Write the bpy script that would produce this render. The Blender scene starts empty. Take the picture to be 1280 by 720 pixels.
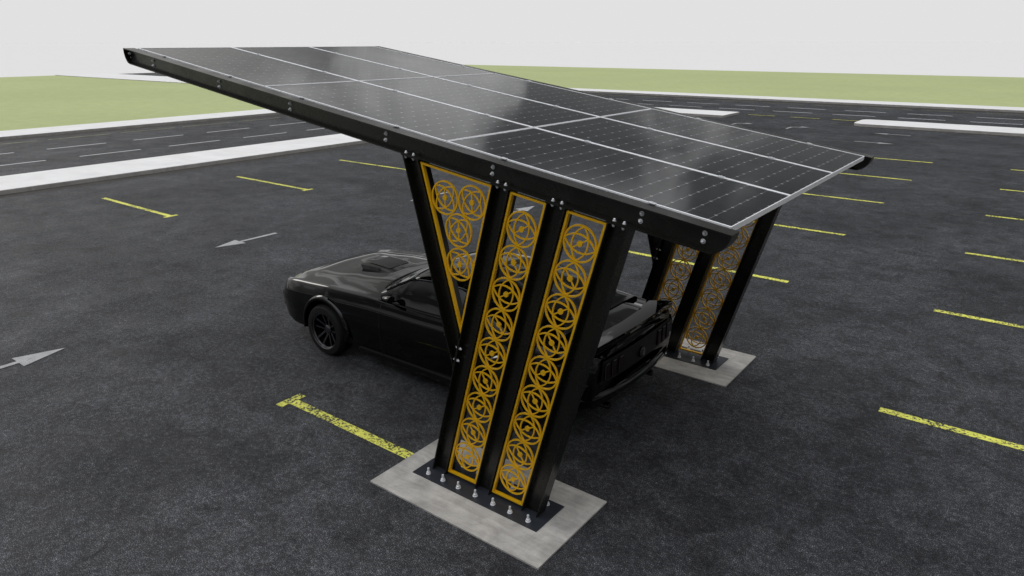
import bpy, bmesh, math, random
from mathutils import Vector, Matrix
random.seed(7)
sc = bpy.context.scene
COL = sc.collection

# ------------------------------------------------------------------ camera
CAM_F, YAW, PITCH, ROLL, CAM_H = 882.376, 2.2216708, 0.3356138, -0.0014283, 3.585
fw = Vector((math.cos(YAW)*math.cos(PITCH), math.sin(YAW)*math.cos(PITCH), -math.sin(PITCH)))
r0 = Vector((math.sin(YAW), -math.cos(YAW), 0)); u0 = r0.cross(fw)
rt = r0*math.cos(ROLL)+u0*math.sin(ROLL); up = -r0*math.sin(ROLL)+u0*math.cos(ROLL)
cd = bpy.data.cameras.new('camera'); cam = bpy.data.objects.new('camera', cd); COL.objects.link(cam)
cd.sensor_width = 36; cd.lens = CAM_F/1280*36; cd.clip_start = 0.05; cd.clip_end = 9000
m = Matrix((rt, up, -fw)).transposed().to_4x4(); m.translation = Vector((0, 0, CAM_H)); cam.matrix_world = m
sc.camera = cam

# ------------------------------------------------------------------ materials
def mat(name):
    M = bpy.data.materials.new(name); M.use_nodes = True
    nt = M.node_tree; nt.nodes.clear()
    o = nt.nodes.new('ShaderNodeOutputMaterial'); b = nt.nodes.new('ShaderNodeBsdfPrincipled')
    nt.links.new(b.outputs[0], o.inputs[0])
    return M, nt, b
def N(nt, t, **k):
    n = nt.nodes.new(t)
    for a, v in k.items(): setattr(n, a, v)
    return n
def noise(nt, vec, scale, detail=4, rough=.55, dist=0):
    n = N(nt, 'ShaderNodeTexNoise'); n.inputs['Scale'].default_value = scale
    n.inputs['Detail'].default_value = detail; n.inputs['Roughness'].default_value = rough
    n.inputs['Distortion'].default_value = dist
    if vec is not None: nt.links.new(vec, n.inputs['Vector'])
    return n.outputs['Fac']
def ramp(nt, fac, stops):
    r = N(nt, 'ShaderNodeValToRGB'); e = r.color_ramp.elements
    while len(e) < len(stops): e.new(.5)
    for i, (p, c) in enumerate(stops):
        e[i].position = p; e[i].color = (c, c, c, 1) if isinstance(c, (int, float)) else (*c, 1)
    nt.links.new(fac, r.inputs[0]); return r.outputs[0]
def mth(nt, op, a, b=None, c=None):
    n = N(nt, 'ShaderNodeMath', operation=op)
    for i, v in enumerate((a, b, c)):
        if v is None: continue
        if isinstance(v, (int, float)): n.inputs[i].default_value = v
        else: nt.links.new(v, n.inputs[i])
    return n.outputs[0]
def mix(nt, fac, a, b, mode='MIX'):
    n = N(nt, 'ShaderNodeMix', data_type='RGBA', blend_type=mode)
    for i, v in ((0, fac), (6, a), (7, b)):
        if isinstance(v, (int, float)): n.inputs[i].default_value = v if i == 0 else (v, v, v, 1)
        elif isinstance(v, tuple): n.inputs[i].default_value = (*v, 1)
        else: nt.links.new(v, n.inputs[i])
    return n.outputs[2]
def bump(nt, b, h, strength, dist=.01):
    n = N(nt, 'ShaderNodeBump'); n.inputs['Strength'].default_value = strength
    n.inputs['Distance'].default_value = dist
    nt.links.new(h, n.inputs['Height']); nt.links.new(n.outputs[0], b.inputs['Normal'])
def pos(nt): return N(nt, 'ShaderNodeNewGeometry').outputs['Position']
def objc(nt): return N(nt, 'ShaderNodeTexCoord').outputs['Object']
def S(b, col=None, rough=None, metal=None, spec=None, coat=None, coat_r=None):
    if col is not None: b.inputs['Base Color'].default_value = (*col, 1)
    if rough is not None: b.inputs['Roughness'].default_value = rough
    if metal is not None: b.inputs['Metallic'].default_value = metal
    if spec is not None: b.inputs['Specular IOR Level'].default_value = spec
    if coat is not None: b.inputs['Coat Weight'].default_value = coat
    if coat_r is not None: b.inputs['Coat Roughness'].default_value = coat_r

def asphalt_col(nt, gain=1.0):
    P = pos(nt)
    a = ramp(nt, noise(nt, P, .45, 6, .6, .6), [(.32, .66), (.66, 1.30)])
    b_ = ramp(nt, noise(nt, P, 3.4, 9, .78, .5), [(.34, .48), (.66, 1.52)])
    c = ramp(nt, noise(nt, P, 120, 3, .7), [(.38, .30), (.55, .8), (.68, 4.6)])
    f = ramp(nt, noise(nt, P, 22, 5, .75), [(.34, .50), (.52, .95), (.68, 1.9)])
    k = mix(nt, 1, mix(nt, 1, a, b_, 'MULTIPLY'), mix(nt, 1, c, f, 'MULTIPLY'), 'MULTIPLY')
    return mix(nt, 1, k, (.0525*gain, .0540*gain, .0575*gain), 'MULTIPLY'), P
def make_asphalt():
    M, nt, b = mat('asphalt'); col, P = asphalt_col(nt)
    nt.links.new(col, b.inputs['Base Color']); S(b, rough=.7, spec=.13)
    nt.links.new(ramp(nt, noise(nt, P, 1.7, 4), [(.3, .60), (.7, .78)]), b.inputs['Roughness'])
    bump(nt, b, noise(nt, P, 110, 3, .7), .5, .006)
    return M
def make_paint(name, colr, wear, scale=60):
    M, nt, b = mat(name); base, P = asphalt_col(nt, .8)
    n1 = noise(nt, P, scale, 4, .75); n2 = noise(nt, P, 2.2, 3)
    k = mth(nt, 'ADD', n1, mth(nt, 'MULTIPLY', mth(nt, 'SUBTRACT', n2, .5), .35))
    f = ramp(nt, k, [(wear-.035, 1.0), (wear+.035, 0.0)])
    tone = mix(nt, 1, colr, ramp(nt, noise(nt, P, 9, 3), [(.3, .82), (.7, 1.12)]), 'MULTIPLY')
    nt.links.new(mix(nt, f, base, tone), b.inputs['Base Color']) if False else nt.links.new(mix(nt, f, base, tone), b.inputs['Base Color'])
    S(b, rough=.7, spec=.3); bump(nt, b, n1, .4, .004)
    return M
def make_concrete(name, c, var=.18, sc_=1.0, rough=.85, grain=.06):
    M, nt, b = mat(name); P = pos(nt)
    a = ramp(nt, noise(nt, P, 3.2*sc_, 6, .62, .7), [(.3, 1-var), (.7, 1+var)])
    g = ramp(nt, noise(nt, P, 70, 3, .6), [(.3, 1-grain), (.7, 1+grain)])
    mp = N(nt, 'ShaderNodeMapping'); mp.inputs['Scale'].default_value = (1.2*sc_, 9*sc_, 4); nt.links.new(P, mp.inputs[0])
    s = ramp(nt, noise(nt, mp.outputs[0], 1.6, 5, .6), [(.32, 1-var*.6), (.7, 1+var*.5)])
    k = mix(nt, 1, mix(nt, 1, a, g, 'MULTIPLY'), s, 'MULTIPLY')
    nt.links.new(mix(nt, 1, k, c, 'MULTIPLY'), b.inputs['Base Color'])
    S(b, rough=rough, spec=.0 if grain == 0 else .25); bump(nt, b, noise(nt, P, 60, 4, .6), .25, .004)
    return M
def make_grass():
    M, nt, b = mat('lawn_grass'); P = pos(nt)
    a = ramp(nt, noise(nt, P, .07, 5, .6), [(.3, .95), (.7, 1.05)])
    c = ramp(nt, noise(nt, P, 1.6, 5, .7), [(.3, .93), (.7, 1.07)])
    nt.links.new(mix(nt, 1, mix(nt, 1, a, c, 'MULTIPLY'), (.41, .455, .225), 'MULTIPLY'), b.inputs['Base Color'])
    S(b, rough=1, spec=.05); return M
def make_metal(name, c, rough, metal=1.0, nz=.06, scale=14, spec=.5, coat=None):
    M, nt, b = mat(name); O = pos(nt)
    S(b, col=c, metal=metal, spec=spec, coat=coat)
    nt.links.new(ramp(nt, noise(nt, O, scale, 5, .6), [(.3, max(.02, rough-nz)), (.7, rough+nz)]), b.inputs['Roughness'])
    return M
def make_glasscells():
    M, nt, b = mat('solar_cells')
    sp = N(nt, 'ShaderNodeSeparateXYZ'); nt.links.new(objc(nt), sp.inputs[0]); X, Y = sp.outputs[0], sp.outputs[1]
    PX, PY, OX, OY = .1485, .1365, .010, .016
    fx = mth(nt, 'DIVIDE', mth(nt, 'SUBTRACT', X, OX), PX); fy = mth(nt, 'DIVIDE', mth(nt, 'SUBTRACT', Y, OY), PY)
    def edge(f, per):   # metres from nearest grid line
        return mth(nt, 'MULTIPLY', mth(nt, 'ABSOLUTE', mth(nt, 'SUBTRACT', f, mth(nt, 'ROUND', f))), per)
    ex, ey = edge(fx, PX), edge(fy, PY)
    lx = mth(nt, 'LESS_THAN', ex, .0026); ly = mth(nt, 'LESS_THAN', ey, .0014)
    dia = mth(nt, 'LESS_THAN', mth(nt, 'ADD', ex, ey), .0125)
    fb = mth(nt, 'MULTIPLY', fy, 9.0)
    bus = mth(nt, 'LESS_THAN', mth(nt, 'ABSOLUTE', mth(nt, 'SUBTRACT', mth(nt, 'FRACT', fb), .5)), .045)
    cell = mth(nt, 'ADD', mth(nt, 'FLOOR', fx), mth(nt, 'MULTIPLY', mth(nt, 'FLOOR', fy), 17.3))
    wn = N(nt, 'ShaderNodeTexWhiteNoise', noise_dimensions='1D'); nt.links.new(cell, wn.inputs['W'])
    base = mix(nt, wn.outputs['Value'], (.006, .007, .0085), (.009, .0105, .013))
    c = mix(nt, mth(nt, 'MULTIPLY', bus, .55), base, (.10, .105, .11))
    c = mix(nt, mth(nt, 'MULTIPLY', lx, .75), c, (.16, .165, .17))
    c = mix(nt, mth(nt, 'MULTIPLY', ly, .35), c, (.12, .125, .13))
    c = mix(nt, dia, c, (.27, .275, .28))
    nt.links.new(c, b.inputs['Base Color'])
    P = pos(nt)
    nt.links.new(ramp(nt, noise(nt, P, 2.2, 5, .6), [(.3, .05), (.7, .12)]), b.inputs['Roughness'])
    S(b, spec=.42); bump(nt, b, noise(nt, P, 6, 2), .02, .004)
    return M

M_ASPH = make_asphalt()
M_YEL = make_paint('yellow_road_paint', (.76, .75, .13), .54, 32)
M_YEL2 = make_paint('faded_yellow_paint', (.30, .28, .13), .52, 40)
M_WHT = make_paint('white_road_paint', (.62, .62, .62), .66, 60)
M_ARR = make_paint('grey_white_arrow_paint', (.36, .36, .36), .64, 60)
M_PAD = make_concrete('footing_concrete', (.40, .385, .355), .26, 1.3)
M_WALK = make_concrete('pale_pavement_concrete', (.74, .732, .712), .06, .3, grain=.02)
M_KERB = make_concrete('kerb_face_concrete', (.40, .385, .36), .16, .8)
M_KSHADE = make_concrete('kerb_shadow_tone', (.050, .046, .040), .22, .9)  # dark tone with the kerbs' cast shadow put into the colour
M_GRASS = make_grass()
M_PALE = make_concrete('pale_bare_ground', (.742, .728, .703), .008, .05, grain=.0)
M_BLK = make_metal('black_powder_coated_steel', (.0058, .0052, .0036), .27, 0.0, .07, 5, .5)
M_PLATE = make_metal('dark_base_plate_steel', (.034, .038, .047), .36, 0.3, .08, 12, .5)
M_GOLD = make_metal('golden_yellow_coated_steel', (.88, .485, .008), .32, .28, .05, 12)
M_ZINC = make_metal('zinc_bolt_steel', (.78, .79, .80), .34, .35, .05, 30)
M_ALU = make_metal('anodised_aluminium', (.86, .865, .87), .5, 0, .06, 20)
M_CELL = make_glasscells()
M_BACK, _nt, _b = mat('white_backsheet'); S(_b, (.5, .5, .5), .6)
M_CAR = make_metal('glossy_black_car_paint', (.0007, .0007, .0008), .03, 0.0, .006, 4, .5, coat=0)
M_CAR.node_tree.nodes['Principled BSDF'].inputs['IOR'].default_value = 1.40
M_CGL, _nt, _b = mat('tinted_car_glass'); S(_b, (.002, .002, .0025), .03, 0, .45)
M_RUB = make_metal('tyre_rubber', (.005, .005, .005), .72, 0, .08, 30, .3)
M_RIM = make_metal('dark_chrome_rim', (.16, .16, .17), .2, 1, .05, 20)
M_CHR = make_metal('smoked_chrome_trim', (.12, .12, .13), .22, 1, .04, 20)
M_TRIM = make_metal('matt_black_trim', (.006, .006, .006), .55, 0, .06, 30, .3)
M_MESH, _nt, _b = mat('scoop_mesh_black'); S(_b, (.02, .02, .022), .45, .3)
bump(_nt, _b, N(_nt, 'ShaderNodeTexChecker').outputs['Fac'] if False else noise(_nt, objc(_nt), 120, 1), .6, .004)
M_LAMP, _nt, _b = mat('smoked_lamp_lens'); S(_b, (.03, .03, .032), .05, .2, .6, coat=.5)
M_RED, _nt, _b = mat('dark_red_lamp_lens'); S(_b, (.008, .0015, .0015), .12, 0, .4)

# ------------------------------------------------------------------ helpers
def tag(o, label=None, cat=None, group=None, kind=None):
    if label: o['label'] = label
    if cat: o['category'] = cat
    if group: o['group'] = group
    if kind: o['kind'] = kind
    return o
def empty(name, loc=(0, 0, 0), rz=0):
    o = bpy.data.objects.new(name, None); COL.objects.link(o); o.location = loc; o.rotation_euler = (0, 0, rz)
    o.empty_display_size = .3
    return o
class MB:
    def __init__(s): s.bm = bmesh.new(); s.mi = 0
    def face(s, vs):
        try: f = s.bm.faces.new(vs); f.material_index = s.mi; return f
        except ValueError: return None
    def prism(s, poly, y0, y1, f=None):
        """polygon in (x,z) extruded along y; f maps (x,y,z) to a point"""
        f = f or (lambda x, y, z: (x, y, z))
        a = [s.bm.verts.new(f(x, y0, z)) for x, z in poly]; b = [s.bm.verts.new(f(x, y1, z)) for x, z in poly]
        n = len(poly); s.face(a); s.face(b[::-1])
        for i in range(n): s.face((a[i], b[i], b[(i+1) % n], a[(i+1) % n]))
    def slab(s, poly, z0, z1, side_mi=None):
        a = [s.bm.verts.new((x, y, z0)) for x, y in poly]; b = [s.bm.verts.new((x, y, z1)) for x, y in poly]
        n = len(poly); s.face(b); s.face(a[::-1])
        k = s.mi
        if side_mi is not None: s.mi = side_mi
        for i in range(n): s.face((a[i], a[(i+1) % n], b[(i+1) % n], b[i]))
        s.mi = k
    def box(s, x0, x1, y0, y1, z0, z1, f=None):
        s.prism([(x0, z0), (x1, z0), (x1, z1), (x0, z1)], y0, y1, f)
    def cyl(s, p, axis, r, h, n=12, r2=None, cap=True, dome=0):
        p = Vector(p); axis = Vector(axis).normalized(); t = axis.orthogonal().normalized(); q = axis.cross(t)
        r2 = r if r2 is None else r2
        rings = [(0, r), (h, r2)]
        if dome: rings += [(h+dome*.6, r2*.75), (h+dome*.92, r2*.38), (h+dome, r2*.05)]
        R = [[s.bm.verts.new(p+axis*hh+(t*math.cos(2*math.pi*i/n)+q*math.sin(2*math.pi*i/n))*rr) for i in range(n)] for hh, rr in rings]
        for A, B in zip(R, R[1:]):
            for i in range(n): s.face((A[i], A[(i+1) % n], B[(i+1) % n], B[i]))
        if cap: s.face(R[0][::-1]); s.face(R[-1])
    def arc(s, cx, cz, r, a0, a1, w, y0, y1, n=24, f=None):
        f = f or (lambda x, y, z: (x, y, z)); closed = abs(a1-a0) > 6.28
        k = n if closed else n+1; L = []
        for i in range(k):
            a = a0+(a1-a0)*i/n; c, d = math.cos(a), math.sin(a)
            L.append([s.bm.verts.new(f(cx+c*rr, yy, cz+d*rr)) for rr, yy in ((r-w/2, y0), (r+w/2, y0), (r+w/2, y1), (r-w/2, y1))])
        for i in range(n):
            A, B = L[i], L[(i+1) % k]
            for j in range(4): s.face((A[j], B[j], B[(j+1) % 4], A[(j+1) % 4]))
        if not closed: s.face(L[0]); s.face(L[-1][::-1])
    def lathe(s, prof, c, axis='y', n=40):
        c = Vector(c); R = []
        for (r, h) in prof:
            R.append([s.bm.verts.new(c+Vector((r*math.cos(2*math.pi*i/n), h, r*math.sin(2*math.pi*i/n)))) for i in range(n)])
        for A, B in zip(R, R[1:]):
            for i in range(n): s.face((A[i], A[(i+1) % n], B[(i+1) % n], B[i]))
    def grid(s, pts, flip=False):
        V = [[s.bm.verts.new(p) for p in row] for row in pts]
        for A, B in zip(V, V[1:]):
            for i in range(len(A)-1):
                q = (A[i], A[i+1], B[i+1], B[i]); s.face(q[::-1] if flip else q)
        return V
    def build(s, name, mats, parent=None, smooth=None, bevel=0, loc=None, weld=False):
        if weld: bmesh.ops.remove_doubles(s.bm, verts=s.bm.verts, dist=1e-5)
        bmesh.ops.recalc_face_normals(s.bm, faces=s.bm.faces)
        me = bpy.data.meshes.new(name); s.bm.to_mesh(me); s.bm.free()
        for M in (mats if isinstance(mats, (list, tuple)) else [mats]): me.materials.append(M)
        if smooth is not None:
            me.polygons.foreach_set('use_smooth', [True]*len(me.polygons))
            if smooth < 180: me.set_sharp_from_angle(angle=math.radians(smooth))
        o = bpy.data.objects.new(name, me); COL.objects.link(o)
        if parent: o.parent = parent
        if loc: o.location = loc
        if bevel:
            b = o.modifiers.new('bevel', 'BEVEL'); b.width = bevel; b.segments = 2; b.limit_method = 'ANGLE'; b.angle_limit = math.radians(40)
        return o
def inset(poly, w):
    n = len(poly); out = []
    ar = sum(poly[i][0]*poly[(i+1) % n][1]-poly[(i+1) % n][0]*poly[i][1] for i in range(n))
    sg = 1 if ar > 0 else -1; L = []
    for i in range(n):
        a = Vector(poly[i]); b = Vector(poly[(i+1) % n]); d = (b-a).normalized(); nn = Vector((-d.y, d.x))*sg
        L.append((a+nn*w, d))
    for i in range(n):
        p, d = L[i-1]; q, e = L[i]
        den = d.x*e.y-d.y*e.x; t = ((q.x-p.x)*e.y-(q.y-p.y)*e.x)/den
        out.append(tuple(p+d*t))
    return out

# ------------------------------------------------------------------ the ground, roads and pavements
def sheet(name, x0, x1, y0, y1, z, M, nx=1, ny=1):
    b = MB(); b.grid([[(x0+(x1-x0)*i/nx, y0+(y1-y0)*j/ny, z) for i in range(nx+1)] for j in range(ny+1)])
    return tag(b.build(name, M), kind='structure')
sheet('ground', -3500, 3500, -3500, 3500, -.25, M_PALE)
sheet('parking_lot', -21.7, 45, -30, 37.25, 0, M_ASPH)
sheet('road', -33.5, -21.7, -30, 37.25, 0, M_ASPH)
sheet('road', -91.5, 45, 37.25, 47.6, 0, M_ASPH)
KH = .12
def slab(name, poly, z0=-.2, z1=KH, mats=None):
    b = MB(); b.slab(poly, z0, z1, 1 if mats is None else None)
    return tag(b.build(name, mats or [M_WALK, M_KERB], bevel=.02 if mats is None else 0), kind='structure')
def rnd(cx, cy, r, a0, a1, n=8):
    return [(cx+r*math.cos(math.radians(a0+(a1-a0)*i/n)), cy+r*math.sin(math.radians(a0+(a1-a0)*i/n))) for i in range(n+1)]
# L-shaped pavement between road and parking lot
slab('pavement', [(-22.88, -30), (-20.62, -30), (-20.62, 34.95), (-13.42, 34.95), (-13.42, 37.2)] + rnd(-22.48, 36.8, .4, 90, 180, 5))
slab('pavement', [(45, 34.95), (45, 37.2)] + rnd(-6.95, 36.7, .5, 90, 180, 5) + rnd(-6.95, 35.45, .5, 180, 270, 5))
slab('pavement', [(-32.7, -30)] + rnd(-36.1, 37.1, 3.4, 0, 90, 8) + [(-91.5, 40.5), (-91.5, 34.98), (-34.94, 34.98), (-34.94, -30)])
slab('pavement', [(-91.5, 46.9), (45, 46.9), (45, 49.1), (-91.5, 49.1)])
slab('lawn', [(-91.5, -60), (-34.944, -60), (-34.944, 34.976), (-91.5, 34.976)], z1=KH-.06, mats=[M_GRASS])
slab('lawn', [(-91.5, 49.104), (60, 49.104), (60, 91.8), (-91.5, 91.8)], z1=KH-.06, mats=[M_GRASS])
sheet('kerb_shadow_strip', -20.616, -20.22, -30, 34.5, .004, M_KSHADE, 1, 8)  # dark strips along the kerb feet, painted in as the kerbs' shadow
sheet('kerb_shadow_strip', -32.69, -32.12, -30, 36.4, .004, M_KSHADE, 1, 8)
sheet('kerb_shadow_strip', -91.5, 45, 46.3, 46.896, .004, M_KSHADE, 20, 1)
sheet('kerb_shadow_strip', -6.8, 45, 34.6, 34.944, .004, M_KSHADE, 8, 1)
sheet('kerb_shadow_strip', -20.2, -13.42, 34.6, 34.944, .004, M_KSHADE, 3, 1)
for i in range(24):
    y = -30+i*2.75
    sheet('lane_marking', -31.36, -31.24, y, y+2.35, .005, M_YEL2)
for i in range(42):
    x = -80+i*2.95
    sheet('lane_marking', x, x+2.5, 45.35, 45.47, .005, M_YEL2)
for cx, ys in ((-28.47, 10.12), (-25.74, 10.08)):
    for k in range(-13, 9):
        y = ys+3.055*k
        if y+2.03 < 36: sheet('lane_marking', cx-.05, cx+.05, y, y+2.03, .006, M_WHT)
for cy in (42.62, 40.05):
    for k in range(-20, 17):
        x = -12.6+3.07*k
        sheet('lane_marking', x, x+2.05, cy-.06, cy+.06, .006, M_WHT)
for x in (-13.0, -10.85, -8.85): sheet('lane_marking', x, x+1.4, 37.27, 37.37, .006, M_YEL)
def pline(x0, x1, y, tx=None):
    b = MB(); w = .052
    P = [(x0, y-w), (x1, y-w), (x1, y+w), (x0, y+w)]
    b.slab(P, .003, .006)
    if tx is not None:
        s = 1 if tx > (x0+x1)/2 else -1
        b.slab([(tx, y-.15), (tx+s*.10, y-.15), (tx+s*.10, y+.15), (tx, y+.15)], .003, .006)
    return tag(b.build('parking_line', M_YEL), kind='structure')
rows = [.28, 3.885, 7.45, 11.02, 14.6, 18.22, 21.83, 25.5]
for y in rows:
    pline(-5.85, -2.92, y, -5.853)
    pline(-.9, 2.05, y-.02, 2.053)
for y in [.28, 3.885, 7.47, 11.1, 14.78, 18.35, 21.9, 25.5]:
    pline(-18.2, -15.1, y, -15.097)
def arrow(x, y, ang, L=1.32, hl=.52, hw=.30, sw=.075, name='arrow_marking', M=None):
    b = MB(); c, s = math.cos(ang), math.sin(ang)
    P = [(0, 0), (-hl, hw/2+.03), (-hl+.0, sw/2), (-L, sw/2+.01), (-L, -sw/2-.01), (-hl, -sw/2), (-hl, -hw/2-.03)]
    tri = [P[0], P[1], P[6]]; bar = [P[2], P[3], P[4], P[5]]
    for q in (tri, bar): b.slab([(x+u*c-v*s, y+u*s+v*c) for u, v in q], .003, .006)
    return tag(b.build(name, M or M_ARR), kind='structure')
for y in (3.03, 13.05, 23.05): arrow(-9.28, y, math.pi/2)
for y in (6.67, 11.70, 16.7, 21.7): arrow(-11.97, y, -math.pi/2)
def bent(x, y, d):
    b = MB(); s = d
    b.slab([(x-.05, y), (x+.05, y), (x+.05, y+.8), (x-.05, y+.8)], .003, .006)
    b.slab([(x+.05, y+.7), (x+.05, y+.8), (x+.35*s+.05, y+1.05), (x+.35*s+.05, y+.95)], .003, .006)
    b.slab([(x+.3*s, y+.75), (x+.3*s, y+1.2), (x+.7*s, y+1.05)], .003, .006)
    return tag(b.build('arrow_marking', M_ARR), kind='structure')
bent(-9.45, 32.1, 1); bent(-11.95, 32.1, 1)
arrow(-4.75, 29.47, 0, L=1.35); arrow(-6.05, 32.6, math.pi, L=1.35)

# ------------------------------------------------------------------ carport geometry
X0, Y0, Z0, PL, T = -1.40516, 3.97485, 2.5575, 2.26687, .14324
cT, sT = math.cos(T), math.sin(T)
def RP(e, y, h):            # roof space: e up the slope, y across, h above the panel tops
    return Vector((X0-e*cT+h*sT, y, Z0+e*sT+h*cT))
def roof_z(x): return Z0+(X0-x)*math.tan(T)
K = .2716; ZB = .022
BH0, BH1 = -.006, -.155      # beam top and bottom, roof space
def under(x, d=0): return roof_z(x)+(BH1-d)/cT
def on_under(xb, k, d=0, z0=ZB):     # point where a leaning line meets the beam underside
    # x = xb + k (z-z0)
    z = 2.6
    for _ in range(30): z = under(xb+k*(z-z0), d)
    return (xb+k*(z-z0), z)
CW = .1556; CX = (-3.738, -3.249, -2.761)
carport = tag(empty('solar_carport', (-4.2, 5.68, 0)),
              'black steel carport with sloping solar panel roof on golden latticed leaning legs', 'carport')
OFF = Vector((-4.2, 5.68, 0))
def cp(mb, name, M, parent=None, **k):
    """build with the world-space mesh brought into the carport's own space"""
    bmesh.ops.translate(mb.bm, vec=-OFF, verts=mb.bm.verts)
    return mb.build(name, M, parent or carport, **k)
def bolt(mb, p, ax, r=.0115, h=.012):
    p = Vector(p); ax = Vector(ax).normalized()
    mb.cyl(p, ax, r*1.35, .003, 12); mb.cyl(p+ax*.003, ax, r, h*.5, 8, dome=h)

R_ = .1335
def rosette(name, cx, cz, yc, rot, barang, parent):
    mb = MB(); c, rho = .697, 1.219; w = .0125
    def f(x, y, z):
        a, b_ = math.cos(rot), math.sin(rot)
        return (cx+x*a-z*b_, yc+y, cz+x*b_+z*a)
    mb.arc(0, 0, R_-w/2-.0008, 0, 2*math.pi, w, -.0060, .0060, 40, f)
    Ri = R_-.004
    for i in range(4):
        q = i*math.pi/2; th = math.asin(Ri/(rho*Ri)); hh = .0057-.0004*i
        def g(x, y, z, q=q): return f(x*math.cos(q)-z*math.sin(q), y, x*math.sin(q)+z*math.cos(q))
        mb.arc(0, -c*Ri, rho*Ri-w*.35, math.pi/2-th+.04, math.pi/2+th-.04, w*.86, -hh, hh, 18, g)
    ca, sa = math.cos(barang), math.sin(barang); L = .60*R_; bw = .005
    pl = [(-L*ca+bw*sa, -L*sa-bw*ca), (L*ca+bw*sa, L*sa-bw*ca), (L*ca-bw*sa, L*sa+bw*ca), (-L*ca-bw*sa, -L*sa+bw*ca)]
    mb.prism(pl, -.004, .004, f)
    mb.prism([(.0215*math.cos(2*math.pi*i/20), .0215*math.sin(2*math.pi*i/20)) for i in range(20)], -.0064, .0064, f)
    return cp(mb, name, M_GOLD, parent)

def frame(yc, sg):
    """one leaning side frame; sg = -1 when its outer face looks towards -y"""
    fw_, tf, tw = .061, .010, .007
    def col_obj(name, lx, rx, k, zl, top=True, clip=None, zr=None):
        """I section: two flanges and a web between the leaning lines lx and rx"""
        mb = MB()
        def strip(a, b, y0, y1, d0=.012):
            if clip is None:
                P = [(a, ZB), (b, ZB), on_under(b, k, d0), on_under(a, k, d0)]
            else:
                P = [clip(a), clip(b), on_under(b, k, d0, 2.77), on_under(a, k, d0, 2.77)]
            mb.prism(P, y0, y1)
        strip(lx, lx+tf, yc-fw_, yc+fw_); strip(rx-tf, rx, yc-fw_, yc+fw_)
        strip(lx+tf, rx-tf, yc-tw/2, yc+tw/2)
        return cp(mb, name, M_BLK, bevel=.0015)
    cols = []
    for c in CX:
        o = col_obj('column', c-CW/2, c+CW/2, K, ZB); cols.append(o)
        # end plate and its bolts
        a = on_under(c-CW/2-.012, K, .0); b = on_under(c+CW/2+.012, K, .0)
        a2 = on_under(c-CW/2-.012, K, .0118); b2 = on_under(c+CW/2+.012, K, .0118)
        mb = MB(); mb.prism([a2, b2, b, a], yc-fw_+.001, yc+fw_-.001); cp(mb, 'end_plate', M_BLK, o)
    # slanting brace meeting the first column's outer flange
    lx0 = CX[0]-CW/2
    def clip(xa):
        z = ((xa+K*2.77)-(lx0-K*ZB-.0105))/(2*K)
        return (xa+K*(2.77-z), z)
    dl = -3.990
    brace = col_obj('brace', dl, dl+CW, -K, ZB, clip=clip)
    a = on_under(dl-.012, -K, 0, 2.77); b = on_under(dl+CW+.012, -K, 0, 2.77)
    a2 = on_under(dl-.012, -K, .0118, 2.77); b2 = on_under(dl+CW+.012, -K, .0118, 2.77)
    mb = MB(); mb.prism([a2, b2, b, a], yc-fw_+.001, yc+fw_-.001); cp(mb, 'end_plate', M_BLK, brace)
    z0_, z1_ = 1.06, 1.40
    def L1(z, o): return (lx0+K*(z-ZB)+o, z)
    mb = MB(); mb.prism([L1(z0_, -.0103), L1(z0_, -.0003), L1(z1_-.045, -.0003), L1(z1_-.045, -.0103)], yc-fw_+.001, yc+fw_-.001)
    cp(mb, 'end_plate', M_BLK, brace)
    ax = Vector((1, 0, -K)).normalized()
    for z in (1.268, 1.157):
        for dy in (-.04, .04):
            mb = MB(); x, _ = L1(z, .0102); bolt(mb, (x, yc+dy, z), ax, .010); x, _ = L1(z, -.0105); bolt(mb, (x, yc+dy, z), -ax, .010)
            cp(mb, 'bolt', M_ZINC, brace, smooth=40)
    # beam: web plate, flange rim that follows the curved ends
    eL, eR = 6.835, -.050
    def outline(o=0.0):
        rh = (BH0-BH1)-o; P = []
        P.append((eR+o, BH0-o)); P.append((eL-o*.4, BH0-o))
        n = 14
        for i in range(1, n+1):      # upper end
            a = math.pi/2*i/n; P.append((eL-o*.9-.115*(1-math.cos(a)), BH0-o-(rh-o)*math.sin(a)))
        for i in range(n, 0, -1):
            a = math.pi/2*i/n; P.append((eR+o*.9+.125*(1-math.cos(a)), BH0-o-(rh-o)*math.sin(a)))
        return P
    fr = lambda x, y, z: RP(x, y, z)
    ob = outline(0); ib = outline(.009)
    mb = MB(); mb.prism(ib, yc-.004, yc+.004, fr)
    beam = cp(mb, 'beam', M_BLK)
    mb = MB(); n = len(ob)
    for i in range(n):
        j = (i+1) % n
        A = [RP(ob[i][0], yc-fw_, ob[i][1]), RP(ob[j][0], yc-fw_, ob[j][1]), RP(ib[j][0], yc-fw_, ib[j][1]), RP(ib[i][0], yc-fw_, ib[i][1])]
        B = [Vector((p.x, yc+fw_, p.z)) for p in A]
        a = [mb.bm.verts.new(p) for p in A]; b = [mb.bm.verts.new(p) for p in B]
        mb.face(a); mb.face(b[::-1]); mb.face((a[0], a[1], b[1], b[0])); mb.face((a[3], a[2], b[2], b[3]))
    cp(mb, 'flange', M_BLK, beam, weld=True, smooth=25)
    for x in (-8.145, -7.67, -6.475, -5.40, -4.205, -3.127, -1.946, -1.53):
        e = (X0-x)/cT
        for h in (-.058, -.108):
            mb = MB(); bolt(mb, RP(e, yc+sg*.0042, h), (0, sg, 0), .012); cp(mb, 'bolt', M_ZINC, beam, smooth=40)
    dn = RP(0, 0, -1)-RP(0, 0, 0)
    xs = [-3.962, -3.882] + [v for c in CX for v in (on_under(c-.037, K)[0], on_under(c+.037, K)[0])]
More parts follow.
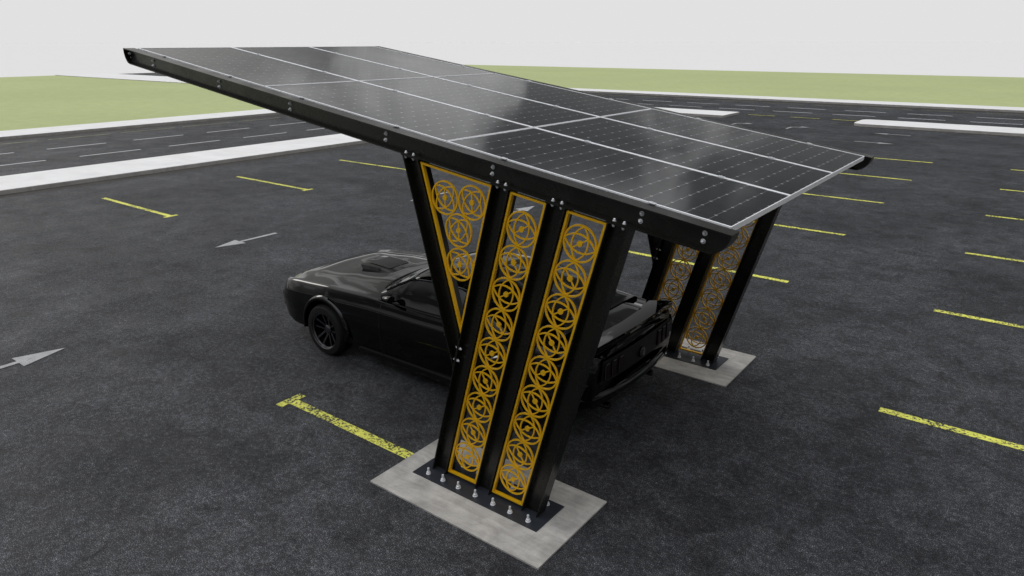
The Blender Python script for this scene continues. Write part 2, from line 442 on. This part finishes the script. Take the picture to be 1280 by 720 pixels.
    for x in xs:
        e = (X0-x)/cT-.02
        for dy in (-.042, .042):
            mb = MB(); bolt(mb, RP(e, yc+dy, BH1+.0092), -dn, .0095, .011); bolt(mb, RP(e, yc+dy, BH1-.0125), dn, .011, .012)
            cp(mb, 'bolt', M_ZINC, beam, smooth=40)
    # golden lattice panels
    yp = yc+sg*.030
    def grille(poly, centers, rot, bars):
        inner = inset(poly, .017); n = len(poly); mb = MB(); V = []
        for P in (poly, inner):
            for yy in (yp-.015, yp+.015): V.append([mb.bm.verts.new((x, yy, z)) for x, z in P])
        o0, o1, i0, i1 = V
        for i in range(n):
            j = (i+1) % n
            mb.face((o0[i], o0[j], i0[j], i0[i])); mb.face((o1[i], i1[i], i1[j], o1[j]))
            mb.face((o0[i], o1[i], o1[j], o0[j])); mb.face((i0[i], i0[j], i1[j], i1[i]))
        g = cp(mb, 'lattice_panel', M_GOLD, bevel=.001)
        for (cx, cz), bq in zip(centers, bars): rosette('rosette', cx, cz, yp, rot, bq, g)
    tilt = -math.atan(K)
    for a, b, zb, ztop in ((0, 1, .055, 2.341), (1, 2, .055, 2.318)):
        l = CX[a]+CW/2+.009; r = CX[b]-CW/2-.009; mid = (CX[a]+CX[b])/2
        f = lambda x, z: (x+K*(z-ZB), z)
        tl = on_under(l, K, .022); tr = on_under(r, K, .022)
        poly = [f(l, zb), f(r, zb), tr, tl]
        zs = [ztop-.25775*i for i in range(9)]
        grille(poly, [(mid+K*(z-ZB), z) for z in zs], tilt, [math.pi/4 if i % 2 == 0 else -math.pi/4 for i in range(9)])
    l = dl+CW+.009; r = lx0-.009
    tl = on_under(l, -K, .022, 2.77); tr = on_under(r, K, .022)
    z = ((l+K*2.77)-(r-K*ZB))/(2*K); apex = (r+K*(z-ZB), z)
    grille([apex, tr, tl], [(-3.582, 2.475), (-3.315, 2.471), (-3.4535, 2.240), (-3.4505, 1.973)], math.pi/4, [math.pi/4]*4)
    # base plate with anchor bolts
    mb = MB(); mb.box(-3.922, -2.590, yc-.197, yc+.197, .0138, .0215)
    bp = cp(mb, 'base_plate', M_PLATE, bevel=.001)
    for x in (-3.79, -3.62, -3.445, -3.258, -3.07, -2.895, -2.715):
        for dy in (-.133, .133):
            mb = MB(); p = Vector((x, yc+dy, .0217))
            mb.cyl(p, (0, 0, 1), .022, .003, 14); mb.cyl(p+Vector((0, 0, .003)), (0, 0, 1), .0185, .016, 6)
            mb.cyl(p+Vector((0, 0, .0192)), (0, 0, 1), .0095, .038, 10)
            cp(mb, 'anchor_bolt', M_ZINC, bp, smooth=35)
frame(3.902, -1)
frame(7.463, 1)
# purlins between the beams
for x in (-8.02, -7.67, -6.475, -5.40, -4.205, -3.127, -1.946, -1.60):
    e = (X0-x)/cT; mb = MB(); f = lambda a, y, z: RP(a, y, z)
    mb.box(e-.003, e+.003, 3.91, 7.455, -.142, -.046, f); mb.box(e+.0032, e+.045, 3.91, 7.455, -.052, -.046, f); mb.box(e+.0032, e+.045, 3.91, 7.455, -.142, -.136, f)
    cp(mb, 'purlin', M_BLK)
# nine solar panels
rotm = Matrix((Vector((-cT, 0, sT)), Vector((0, 1, 0)), Vector((sT, 0, cT)))).transposed().to_4x4()
PWp, GAP = 3.4/3, .010
first = None
for i in range(3):
    for j in range(3):
        Lp, Wp = PL-.018, PWp-.006
        if first is None:
            mb = MB(); lip = .014; ls = .006
            mb.mi = 0; mb.grid([[(ls, lip, -.003), (Lp-ls, lip, -.003)], [(ls, Wp-lip, -.003), (Lp-ls, Wp-lip, -.003)]])
            mb.mi = 1; mb.grid([[(ls, lip, -.009), (Lp-ls, lip, -.009)], [(ls, Wp-lip, -.009), (Lp-ls, Wp-lip, -.009)]])
            p = mb.build('solar_panel', [M_CELL, M_BACK], carport)
            fb = MB()
            for P in ([(0, 0), (Lp, 0), (Lp-ls, lip), (ls, lip)], [(Lp, 0), (Lp, Wp), (Lp-ls, Wp-lip), (Lp-ls, lip)],
                      [(Lp, Wp), (0, Wp), (ls, Wp-lip), (Lp-ls, Wp-lip)], [(0, Wp), (0, 0), (ls, lip), (ls, Wp-lip)]):
                fb.slab(P, -.040, 0)
            fo = fb.build('panel_frame', M_ALU, p)
            first = (p, fo)
        else:
            p = first[0].copy(); COL.objects.link(p); fo = first[1].copy(); COL.objects.link(fo); fo.parent = p
        p.parent = carport
        M4 = rotm.copy(); M4.translation = RP(i*PL+.008, Y0+j*PWp+.003, 0)-OFF
        # local frame is (e, y, n): left-handed check handled below
        p.matrix_local = M4
# clamps
for j in range(4):
    for i in range(3):
        for d in (.53, 1.71):
            mb = MB(); y = Y0+j*PWp; f = lambda a, yy, z: RP(a, yy, z); e = i*PL+d
            hw = .016
            mb.box(e-.025, e+.025, y-hw, y+hw, .0004, .0045, f); mb.cyl(RP(e, y, .0045), RP(0, 0, 1)-RP(0, 0, 0), .0065, .005, 8)
            cp(mb, 'clamp', M_ZINC)

# footings
def footing(yc, label):
    mb = MB(); mb.slab([(-.885, -.49), (.885, -.49), (.885, .49), (-.885, .49)], -.3, .014)
    q = mb.build('concrete_footing', M_PAD, loc=(-3.238, yc, 0))
    tag(q, label, 'footing', 'concrete footings under the carport legs')
footing(3.882, 'pale concrete footing slab under the nearer golden latticed legs, in the foreground')
footing(7.44, 'pale concrete footing slab under the farther legs, behind the rear of the black car')

# ------------------------------------------------------------------ the car
CYC, NX = 5.83, -7.62
car = tag(empty('sports_car', (NX+2.4, CYC, 0)), 'glossy black classic fastback coupe with hood scoop parked under the solar roof', 'car')
COFF = Vector((NX+2.4, CYC, 0))
def lerp(tab, u):
    if u <= tab[0][0]: return tab[0][1]
    for (a, va), (b, vb) in zip(tab, tab[1:]):
        if u <= b:
            t = (u-a)/(b-a); t = t*t*(3-2*t)*.35+t*.65; return va+(vb-va)*t
    return tab[-1][1]
HW = [(0, .76), (.05, .84), (.2, .895), (.5, .93), (1.1, .955), (1.8, .94), (2.6, .93), (3.25, .93), (3.85, .985), (4.3, .95), (4.6, .90), (4.72, .86), (4.77, .82)]
ZS = [(0, .62), (.05, .70), (.2, .765), (.5, .80), (1.1, .845), (1.8, .87), (2.6, .865), (3.3, .885), (3.9, .92), (4.3, .915), (4.6, .91), (4.72, .90), (4.77, .86)]
ZC = [(0, .63), (.05, .72), (.2, .80), (.5, .85), (1.1, .90), (1.6, .935), (1.85, .945), (2.6, .93), (3.6, .94), (4.2, .97), (4.35, .965), (4.6, .955), (4.72, .945), (4.77, .88)]
ZB_ = [(0, .36), (.1, .26), (.4, .20), (1, .19), (4.0, .20), (4.5, .26), (4.77, .36)]
def body_sec(u):
    w, zs, zc, zb = lerp(HW, u), lerp(ZS, u), lerp(ZC, u), lerp(ZB_, u)
    mid = zb+(zs-zb)*.52
    P = [(0, zb), (w*.55, zb), (w-.10, zb+.005), (w-.035, zb+.05), (w-.018, zb+(zs-zb)*.28), (w-.003, mid), (w-.001, mid+.04), (w-.010, mid+.075),
         (w-.018, zs-.120), (w-.026, zs-.102), (w-.074, zs-.014), (w-.088, zs+.001), (w-.125, zs+.012), (w*.79, zs-.004), (w*.63, zs+(zc-zs)*.62), (w*.52, zs+(zc-zs)*.90), (w*.28, zc-.003), (0, zc)]
    return P
us = [0, .02, .05, .1, .2, .32] + [.42+.085*i for i in range(int((4.3-.42)/.085)+1)] + [4.36, 4.45, 4.55, 4.64, 4.70, 4.74, 4.77]
def yz(u, y, z): return Vector((NX+u, CYC+y, z))-COFF
mb = MB(); ring_rows = []
for u in us:
    P = body_sec(u); fullp = [(-a, b) for a, b in P[1:-1]]
    loop = P + fullp[::-1]         # closed ring
    # slight forward rake of the nose: centre protrudes
    row = []
    for a, b in loop:
        du = 0
        if u < .4: du = .11*(abs(a)/.9)**2*(1-u/.4)+.05*max(0, (.62-b))*(1-u/.4)
        if u > 4.4: du = -.05*(abs(a)/.9)**2*(u-4.4)/.37-.10*max(0, .75-b)*(u-4.4)/.37
        row.append(mb.bm.verts.new(yz(u+du, a, b)))
    ring_rows.append(row)
n = len(ring_rows[0])
for A, B in zip(ring_rows, ring_rows[1:]):
    for i in range(n): mb.face((A[i], A[(i+1) % n], B[(i+1) % n], B[i]))
mb.face(ring_rows[0]); mb.face(ring_rows[-1][::-1])
body = mb.build('body', [M_CAR, M_TRIM], car)
# wheel arches cut out of the body
WR, UW = .315, (1.09, 3.88)
cut = MB()
for u in UW:
    for s in (-1, 1):
        cut.mi = 1
        cut.cyl(yz(u, s*.60, .33), (0, s, 0), WR+.055, .6, 40)
cutter = cut.build('wheel_arch_cutter', [M_TRIM, M_TRIM])
cutter.location = car.location
bo = body.modifiers.new('arches', 'BOOLEAN'); bo.object = cutter; bo.operation = 'DIFFERENCE'; bo.solver = 'EXACT'
bpy.context.view_layer.update()
dg = bpy.context.evaluated_depsgraph_get()
nm = bpy.data.meshes.new_from_object(body.evaluated_get(dg)); body.modifiers.clear(); body.data = nm
nm.polygons.foreach_set('use_smooth', [True]*len(nm.polygons)); nm.set_sharp_from_angle(angle=math.radians(33))
bpy.data.objects.remove(cutter, do_unlink=True)
# arch lips
for u in UW:
    for s in (-1, 1):
        mb = MB(); w = lerp(HW, u)
        L = []
        for i in range(33):
            a = math.radians(-8+196*i/32); r = WR+.052
            rr = [(r, w-.03), (r, w+.012), (r+.018, w+.020), (r+.038, w+.010), (r+.052, w-.020)]
            L.append([yz(u+q*math.cos(a), s*v, .33+q*math.sin(a)) for q, v in rr])
        mb.grid(L); mb.build('fender_flare', M_CAR, car, smooth=60)
# greenhouse
GU = [(1.80, 0), (2.38, 1)]
ROOFZ = [(1.78, .945), (1.95, 1.03), (2.12, 1.115), (2.30, 1.195), (2.42, 1.225), (2.7, 1.25), (3.0, 1.252), (3.3, 1.228), (3.6, 1.165), (3.9, 1.08), (4.15, 1.005), (4.30, .968)]
ROOFW = [(1.78, .80), (2.12, .73), (2.42, .665), (3.0, .655), (3.6, .66), (4.0, .70), (4.30, .74)]
BASEW = [(1.78, .83), (2.2, .86), (2.8, .865), (3.5, .875), (4.0, .87), (4.30, .80)]
def gsec(u, t):
    """t 0 at the belt, 1 at the roof rail, 2 at the centre line"""
    zr, wr, wb = lerp(ROOFZ, u), lerp(ROOFW, u), lerp(BASEW, u)
    zb = lerp(ZS, u)+.006
    ze = max(zr-.055*min(1, max(0, (zr-.96)/.2)), zb+.004)
    if t <= 1:
        return (wb+(wr-wb)*t+.018*math.sin(math.pi*t), zb+(ze-zb)*t)
    s = t-1
    return (wr*(1-s)*(1+.06*math.sin(math.pi*min(1, s*2))) , ze+(zr+.012-ze)*(1-(1-s)**3.2))
def gp(u, t, off=0):
    def P(u, t):
        t_ = t
        y, z = gsec(u, t_ if t_ <= 2 else 4-t_)
        bow = .0
        y = y if t_ <= 2 else -y
        du = .16*(abs(y)/.75)**2*max(0, min(1, (2.45-u)/.6)) if u < 2.45 else 0
        return yz(u+du, y, z)
    p = P(u, t)
    if off:
        e = .004; a = P(u+e, t)-P(u-e, t); b_ = P(u, t+e)-P(u, t-e); nn = a.cross(b_).normalized()
        c = Vector((p.x, 0, 0))+Vector((0, 0, .6))
        if nn.dot(p-Vector((p.x, 0, .7))) < 0: nn = -nn
        p = p+nn*off
    return p
mb = MB(); tv = [0, .2, .4, .6, .8, .92, 1, 1.08, 1.2, 1.4, 1.7, 2, 2.3, 2.6, 2.8, 2.92, 3, 3.08, 3.2, 3.4, 3.6, 3.8, 4]
gu = [1.78+.06*i for i in range(43)]
gu = [u for u in gu if u <= 4.30]+[4.30]
mb.grid([[gp(u, t) for t in tv] for u in gu])
mb.build('roof', M_CAR, car, smooth=50)
def patch(name, u0, u1, t0, t1, M, nu=14, ntt=10, off=.006, parent=None, poly=None):
    mb = MB(); rows_ = []
    for i in range(nu+1):
        a = i/nu; row = []
        for j in range(ntt+1):
            b_ = j/ntt
            if poly: u, t = poly(a, b_)
            else: u, t = u0+(u1-u0)*a, t0+(t1-t0)*b_
            row.append(gp(u, t, off))
        rows_.append(row)
    mb.grid(rows_); return mb.build(name, M, parent or car, smooth=180)
patch('windscreen', 1.84, 2.34, 1.06, 2.94, M_CGL, 10, 20)
patch('rear_window', 3.42, 4.14, 1.14, 2.86, M_CGL, 10, 20)
for s in (0, 1):
    def pol(a, b_, s=s):
        ua = 2.10+(2.44-2.10)*b_; ub = 3.18+(3.12-3.18)*b_
        t = .09+.80*b_; return (ua+(ub-ua)*a, t if s == 0 else 4-t)
    w1 = patch('side_window', 0, 0, 0, 0, M_CGL, 14, 8, .005, poly=pol)
    def pol2(a, b_, s=s):
        ua = 3.24+(3.18-3.24)*b_; ub = 3.62+(3.40-3.62)*b_
        t = .12+.74*b_; return (ua+(ub-ua)*a, t if s == 0 else 4-t)
    patch('quarter_window', 0, 0, 0, 0, M_CGL, 6, 8, .005, poly=pol2)
    # bright belt and drip mouldings
    for (ta, uu) in ((.045, (2.0, 3.75)), (.945, (2.34, 3.5))):
        mb = MB(); pts = [gp(uu[0]+(uu[1]-uu[0])*i/24, ta if s == 0 else 4-ta, .007) for i in range(25)]
        L = []
        for p in pts:
            L.append([p+Vector((0, dy, dz)) for dy, dz in ((-.006, -.006), (.006, -.006), (.006, .006), (-.006, .006), (-.006, -.006))])
        mb.grid(L); mb.build('window_trim', M_CHR, car, smooth=50)
    mb = MB(); L = []
    for i in range(13):
        u = 1.86+.50*i/12; p = gp(u, 1.0 if s == 0 else 3.0, .006)
        L.append([p+Vector((0, dy, dz)) for dy, dz in ((-.008, -.007), (.008, -.007), (.008, .007), (-.008, .007), (-.008, -.007))])
    mb.grid(L); mb.build('window_trim', M_CHR, car, smooth=50)
def bod(u, y):     # height of the body's upper surface
    P = body_sec(u)[10:]; y = abs(y)
    for (a, za), (b, zb) in zip(P, P[1:]):
        if b <= y <= a: return zb+(za-zb)*(y-b)/(a-b)
    return P[-1][1]
# hood: raised panel edges, cowl, scoop
mb = MB(); L = []
for i in range(25):
    u = .30+1.42*i/24; row = []
    for j in range(15):
        y = -.60+1.20*j/14; e = min(1, (1-abs(y)/.60)*9)*min(1, (u-.29)*9)
        row.append(yz(u+.07*(y/.6)**2, y, bod(u, y)+.002+.010*e))
    L.append(row)
mb.grid(L); mb.build('hood', M_CAR, car, smooth=35)
mb = MB(); L = []
for i in range(13):
    f_ = i/12; u = 1.02+.50*f_; h = .055*(1-f_**1.8)+.004; row = []
    for y, k in ((-.25, 0), (-.235, .75), (-.20, 1), (0, 1.1), (.20, 1), (.235, .75), (.25, 0)):
        row.append(yz(u-.05*(k > 0)*(1-f_), y*(1-.12*f_), bod(u, y)+.010+h*k))
    L.append(row)
mb.grid(L); sco = mb.build('hood_scoop', M_CAR, car, smooth=45)
mb = MB(); mb.mi = 0
mb.grid([[yz(1.00, y, bod(1.0, y)+.012), yz(.985, y*.94, bod(1.0, y)+.062)] for y in (-.22, -.1, 0, .1, .22)]); mb.build('scoop_opening', M_TRIM, sco)
mb = MB(); L = []
for i in range(9):
    f_ = i/8; u = 1.06+.36*f_; h = .055*((1-((u-1.02)/.5)**1.8))+.004
    L.append([yz(u, y, bod(u, y)+.0135+h*1.06) for y in (-.17, -.085, 0, .085, .17)])
mb.grid(L); mb.build('scoop_mesh', M_MESH, sco, smooth=180)
mb = MB()
for i in range(2):
    mb.grid([[yz(1.715+.045*i+.13*(y/.75)**2+d, y, bod(1.75, y)+.012) for y in [-.62+.062*j for j in range(21)]] for d in (0, .022)])
mb.build('cowl_vent', M_TRIM, car)
for s in (-1, 1):   # wipers
    mb = MB(); mb.cyl(yz(1.87, s*.10+.15, .985), yz(1.97, s*.10-.28, 1.0)-yz(1.87, s*.10+.15, .985), .007, .45, 6); mb.build('wiper', M_TRIM, car)
# front end
mb = MB()
for k in range(9):
    z = .47+.021*k; mb.grid([[yz(-.012+.11*(y/.9)**2+.05*max(0, .62-z)-.004, y, z+d) for y in [-.62+.062*j for j in range(21)]] for d in (0, .010)])
mb.build('grille', M_TRIM, car)
for s in (-1, 1):
    for yy, rr in ((.58, .076), (.42, .066)):
        c = yz(.034+.11*(yy/.9)**2-.022, s*yy, .565); mb = MB()
        mb.cyl(c, (-1, 0, 0), rr, .012, 24, dome=.018); h = mb.build('headlight', M_LAMP, car, smooth=50)
        mb = MB(); mb.lathe([(rr-.002, 0), (rr+.012, 0), (rr+.014, .02), (rr-.002, .024)], (0, 0, 0), n=24)
        q = mb.build('bezel', M_CHR, h, smooth=50); q.rotation_euler = (0, 0, math.pi/2); q.location = c-Vector((0.0, 0, 0))
def bumper(name, ub, z, h, half, sgn, M):
    mb = MB(); L = []
    for j in range(33):
        y = -half+2*half*j/32; k = (abs(y)/half); du = sgn*(.12*k**2.2+.9*max(0, k-.93)); row = []
        for a in range(9):
            t = 2*math.pi*a/8; row.append(yz(ub+du+.030*math.cos(t), y, z+h/2*math.sin(t)))
        L.append(row)
    mb.grid(L); return mb.build(name, M, car, smooth=60)
bumper('front_bumper', -.06, .42, .085, .80, 1, M_CHR)
bumper('rear_bumper', 4.775, .46, .095, .86, -1, M_CAR)
mb = MB(); mb.grid([[yz(.04+.22*(y/.85)**2+dx, y, z) for y in [-.70+.07*j for j in range(21)]] for dx, z in ((.03, .33), (-.03, .24), (-.05, .225), (.1, .222))])
mb.build('chin_spoiler', M_TRIM, car, smooth=40)
mb = MB(); mb.grid([[yz(4.66-.05*(y/.85)**2+dx, y, z-.015*(abs(y)/.85)**3) for y in [-.77+.077*j for j in range(21)]] for dx, z in ((-.16, .952), (-.02, .985), (.10, 1.005), (.115, .995), (.09, .93))])
mb.build('rear_spoiler', M_CAR, car, smooth=35)
# rear panel
mb = MB(); mb.grid([[yz(4.778-.05*(y/.9)**2-.10*max(0, .75-z), y, z) for y in [-.70+.07*j for j in range(21)]] for z in (.60, .70, .80, .84)])
tp = mb.build('tail_panel', M_TRIM, car)
for s in (-1, 1):
    for k in range(3):
        yy = s*(.40+.115*k); xb = 4.785-.05*(yy/.9)**2
        mb = MB(); c = yz(xb, yy, .72)
        mb.box(c.x-.012, c.x+.006, c.y-.036, c.y+.036, c.z-.085, c.z+.085); mb.build('tail_light', M_RED, car, bevel=.008)
for s in (-1, 1):
    mb = MB(); mb.cyl(yz(4.58, s*.45, .27), (1, 0, 0), .035, .12, 16); mb.build('exhaust_tip', M_CHR, car, smooth=40)
mb = MB(); c = yz(4.775, 0, .70); mb.cyl(c, (1, 0, 0), .055, .02, 24, dome=.008); mb.build('fuel_cap', M_CHR, car, smooth=40)
# doors: seams, handles, mirrors, side scoops
for s in (-1, 1):
    mb = MB()
    for u in (2.02, 3.22):
        mb.grid([[yz(u+d, s*(body_sec(u)[k][0]+.0015), body_sec(u)[k][1]) for d in (0, .007)] for k in range(3, 11)])
    mb.build('door_seam', M_TRIM, car)
    mb = MB(); c = yz(3.08, s*(lerp(HW, 3.05)-.015), .74); mb.box(c.x-.075, c.x+.075, c.y-.016, c.y+.016, c.z-.011, c.z+.011); mb.build('door_handle', M_CHR, car, bevel=.006)
    mb = MB(); w = lerp(BASEW, 2.2)
    c = yz(2.20, s*(w+.075), .955); L = []
    for i in range(7):
        a = i/6; rr = .045*math.sin(math.pi*(.12+.38*a) if a < 1 else math.pi/2)
        L.append([c+Vector((-.07+.12*a, rr*1.25*math.cos(2*math.pi*j/14), rr*.85*math.sin(2*math.pi*j/14))) for j in range(15)])
    mb.grid(L); mir = mb.build('side_mirror', M_CAR, car, smooth=60)
    mb = MB(); mb.cyl(c+Vector((.046, 0, 0)), (1, 0, 0), .040, .005, 18); mb.cyl(c+Vector((0, 0, 0)), yz(2.14, s*(w-.02), .885)-c, .010, .10, 8)
    mb.build('mirror_foot', M_TRIM, mir, smooth=40)
    mb = MB(); L = []
    for i in range(9):
        f_ = i/8; u = 3.38+.42*f_
        L.append([yz(u, s*(lerp(HW, u)-.022+.030*(1-f_)*k), .70+dz) for k, dz in ((0, -.055), (1, -.04), (1, .04), (0, .055))])
    mb.grid(L); mb.build('side_scoop', M_CAR, car, smooth=40)
    mb = MB(); L = []
    for i in range(30):   # rocker skirt
        u = 1.66+1.75*i/29; w = lerp(HW, u)
        L.append([yz(u, s*v, z) for v, z in ((w-.05, .26), (w-.006, .245), (w+.004, .20), (w-.03, .155), (w-.12, .15))])
    mb.grid(L); mb.build('side_skirt', M_CAR, car, smooth=40)
# trunk lid line, quarter rails
mb = MB(); L = []
for i in range(9):
    u = 4.30+.27*i/8; L.append([yz(u, y, bod(u, y)+.006-.004*(abs(y) > .55)) for y in [-.62+.062*j for j in range(21)]])
mb.grid(L); mb.build('trunk_lid', M_CAR, car, smooth=60)
# wheels
def wheel(u, s):
    c = yz(u, s*.86, WR); W = .125
    prof = [(.225, -W), (.26, -W), (.292, -W+.006), (.308, -W+.026), (WR, -W+.05), (WR, W-.05), (.308, W-.026), (.292, W-.006), (.26, W), (.225, W), (.225, -W)]
    if s < 0: pass
    root = bpy.data.objects.new('wheel', None); COL.objects.link(root); root.parent = car; root.location = c
    mb = MB(); mb.lathe(prof, (0, 0, 0), n=56)
    # tread grooves as raised ribs
    for yy in (-.06, -.02, .02, .06): mb.lathe([(WR-.001, yy-.013), (WR+.005, yy-.013), (WR+.005, yy+.013), (WR-.001, yy+.013)], (0, 0, 0), n=56)
    mb.build('tyre', M_RUB, root, smooth=35)
    mb = MB()
    mb.lathe([(.218, s*W*.98), (.228, s*W*1.02), (.224, s*W*.90), (.205, s*W*.80), (.198, s*.02), (.198, -s*W)], (0, 0, 0), n=48)
    for k in range(5):
        a = 2*math.pi*k/5+.3; t = Vector((math.cos(a), 0, math.sin(a))); q = Vector((-math.sin(a), 0, math.cos(a)))
        for sd in (-1, 1):
            P = [t*.045+q*.012*sd, t*.205+q*.040*sd, t*.205+q*.066*sd, t*.05+q*.036*sd]
            f0 = [mb.bm.verts.new(p+Vector((0, s*(.050 if i in (0, 3) else .085), 0))) for i, p in enumerate(P)]
            f1 = [mb.bm.verts.new(p+Vector((0, s*(.020 if i in (0, 3) else .055), 0))) for i, p in enumerate(P)]
            mb.face(f0); mb.face(f1[::-1])
            for i in range(4): mb.face((f0[i], f0[(i+1) % 4], f1[(i+1) % 4], f1[i]))
    mb.cyl((0, 0, 0), (0, s, 0), .058, .06, 20, dome=.012)
    mb.build('rim', M_RIM, root, smooth=35)
    mb = MB(); mb.cyl((0, -s*.02, 0), (0, s, 0), .15, .03, 28); mb.build('brake_disc', M_TRIM, root, smooth=35)
for u in UW:
    for s in (-1, 1): wheel(u, s)
mb = MB(); mb.box(*[v for v in (yz(.5, 0, 0).x, yz(4.4, 0, 0).x)], -.58, .58, .17, .30); mb.build('underbody', M_TRIM, car)

# ------------------------------------------------------------------ light
SUN_EL, SUN_AZ = math.radians(28), math.radians(176)     # azimuth measured from +x towards +y
sd = Vector((math.cos(SUN_EL)*math.cos(SUN_AZ), math.cos(SUN_EL)*math.sin(SUN_AZ), math.sin(SUN_EL)))
L = bpy.data.lights.new('sun', 'SUN'); L.energy = .5; L.angle = math.radians(18); L.color = (1, .965, .91)
so = bpy.data.objects.new('sun', L); COL.objects.link(so); so.rotation_euler = (-sd).to_track_quat('-Z', 'Y').to_euler()
W = bpy.data.worlds.new('World'); sc.world = W; W.use_nodes = True; nt = W.node_tree; nt.nodes.clear()
out = N(nt, 'ShaderNodeOutputWorld'); bg = N(nt, 'ShaderNodeBackground'); nt.links.new(bg.outputs[0], out.inputs[0])
sky = N(nt, 'ShaderNodeTexSky', sky_type='NISHITA'); sky.sun_disc = False; sky.sun_elevation = SUN_EL
sky.sun_rotation = math.atan2(sd.x, sd.y); sky.dust_density = 4; sky.air_density = 1.2
hs = N(nt, 'ShaderNodeHueSaturation'); hs.inputs['Saturation'].default_value = .15; nt.links.new(sky.outputs[0], hs.inputs['Color'])
tc = N(nt, 'ShaderNodeTexCoord').outputs['Generated']
sp = N(nt, 'ShaderNodeSeparateXYZ'); nt.links.new(tc, sp.inputs[0])
# overcast layer: even near the horizon, broken into soft bright and dark cloud higher up
mp = N(nt, 'ShaderNodeMapping'); mp.inputs['Scale'].default_value = (1, 1, 1.6); nt.links.new(tc, mp.inputs[0])
cl = ramp(nt, noise(nt, mp.outputs[0], 4.6, 9, .6, .8), [(.42, .25), (.50, .55), (.518, 3.2), (.66, 7.0)])
zen = ramp(nt, mth(nt, 'ADD', mth(nt, 'MULTIPLY', sp.outputs[2], .97), mth(nt, 'MULTIPLY', sp.outputs[1], -.22)), [(.60, 0.0), (.88, 1.0)])
cl = mix(nt, zen, cl, (20.0, 20.5, 21.8))
hz = ramp(nt, sp.outputs[2], [(.056, 1.0), (.10, .26), (.26, .06), (.40, 0.0)])
# the low sky is bright towards the north-west and duller all round behind
side = mth(nt, 'ADD', mth(nt, 'MULTIPLY', sp.outputs[0], -.606), mth(nt, 'MULTIPLY', sp.outputs[1], .796))
sd_ = ramp(nt, mth(nt, 'MULTIPLY_ADD', side, .5, .5), [(.72, 0.0), (.85, 1.0)])
low = mix(nt, sd_, (2.0, 2.0, 2.0), (7.53, 7.53, 7.53))
# thin cloud glowing round the hidden sun in the west
glow = mth(nt, 'ADD', mth(nt, 'ADD', mth(nt, 'MULTIPLY', sp.outputs[0], sd.x), mth(nt, 'MULTIPLY', sp.outputs[1], sd.y)), mth(nt, 'MULTIPLY', sp.outputs[2], sd.z))
cl = mix(nt, ramp(nt, glow, [(.80, 0.0), (.99, .45)]), cl, (12.0, 11.8, 11.4))
ov = mix(nt, hz, cl, low)
fin = mix(nt, hz, mix(nt, .85, hs.outputs[0], ov), ov)
nt.links.new(fin, bg.inputs[0]); bg.inputs[1].default_value = .10

sc.render.engine = 'CYCLES'
vs = sc.view_settings; vs.view_transform = 'Standard'; vs.look = 'None'; vs.exposure = 0; vs.gamma = 1; vs.use_curve_mapping = False
sc.render.resolution_x = 1024; sc.render.resolution_y = 576
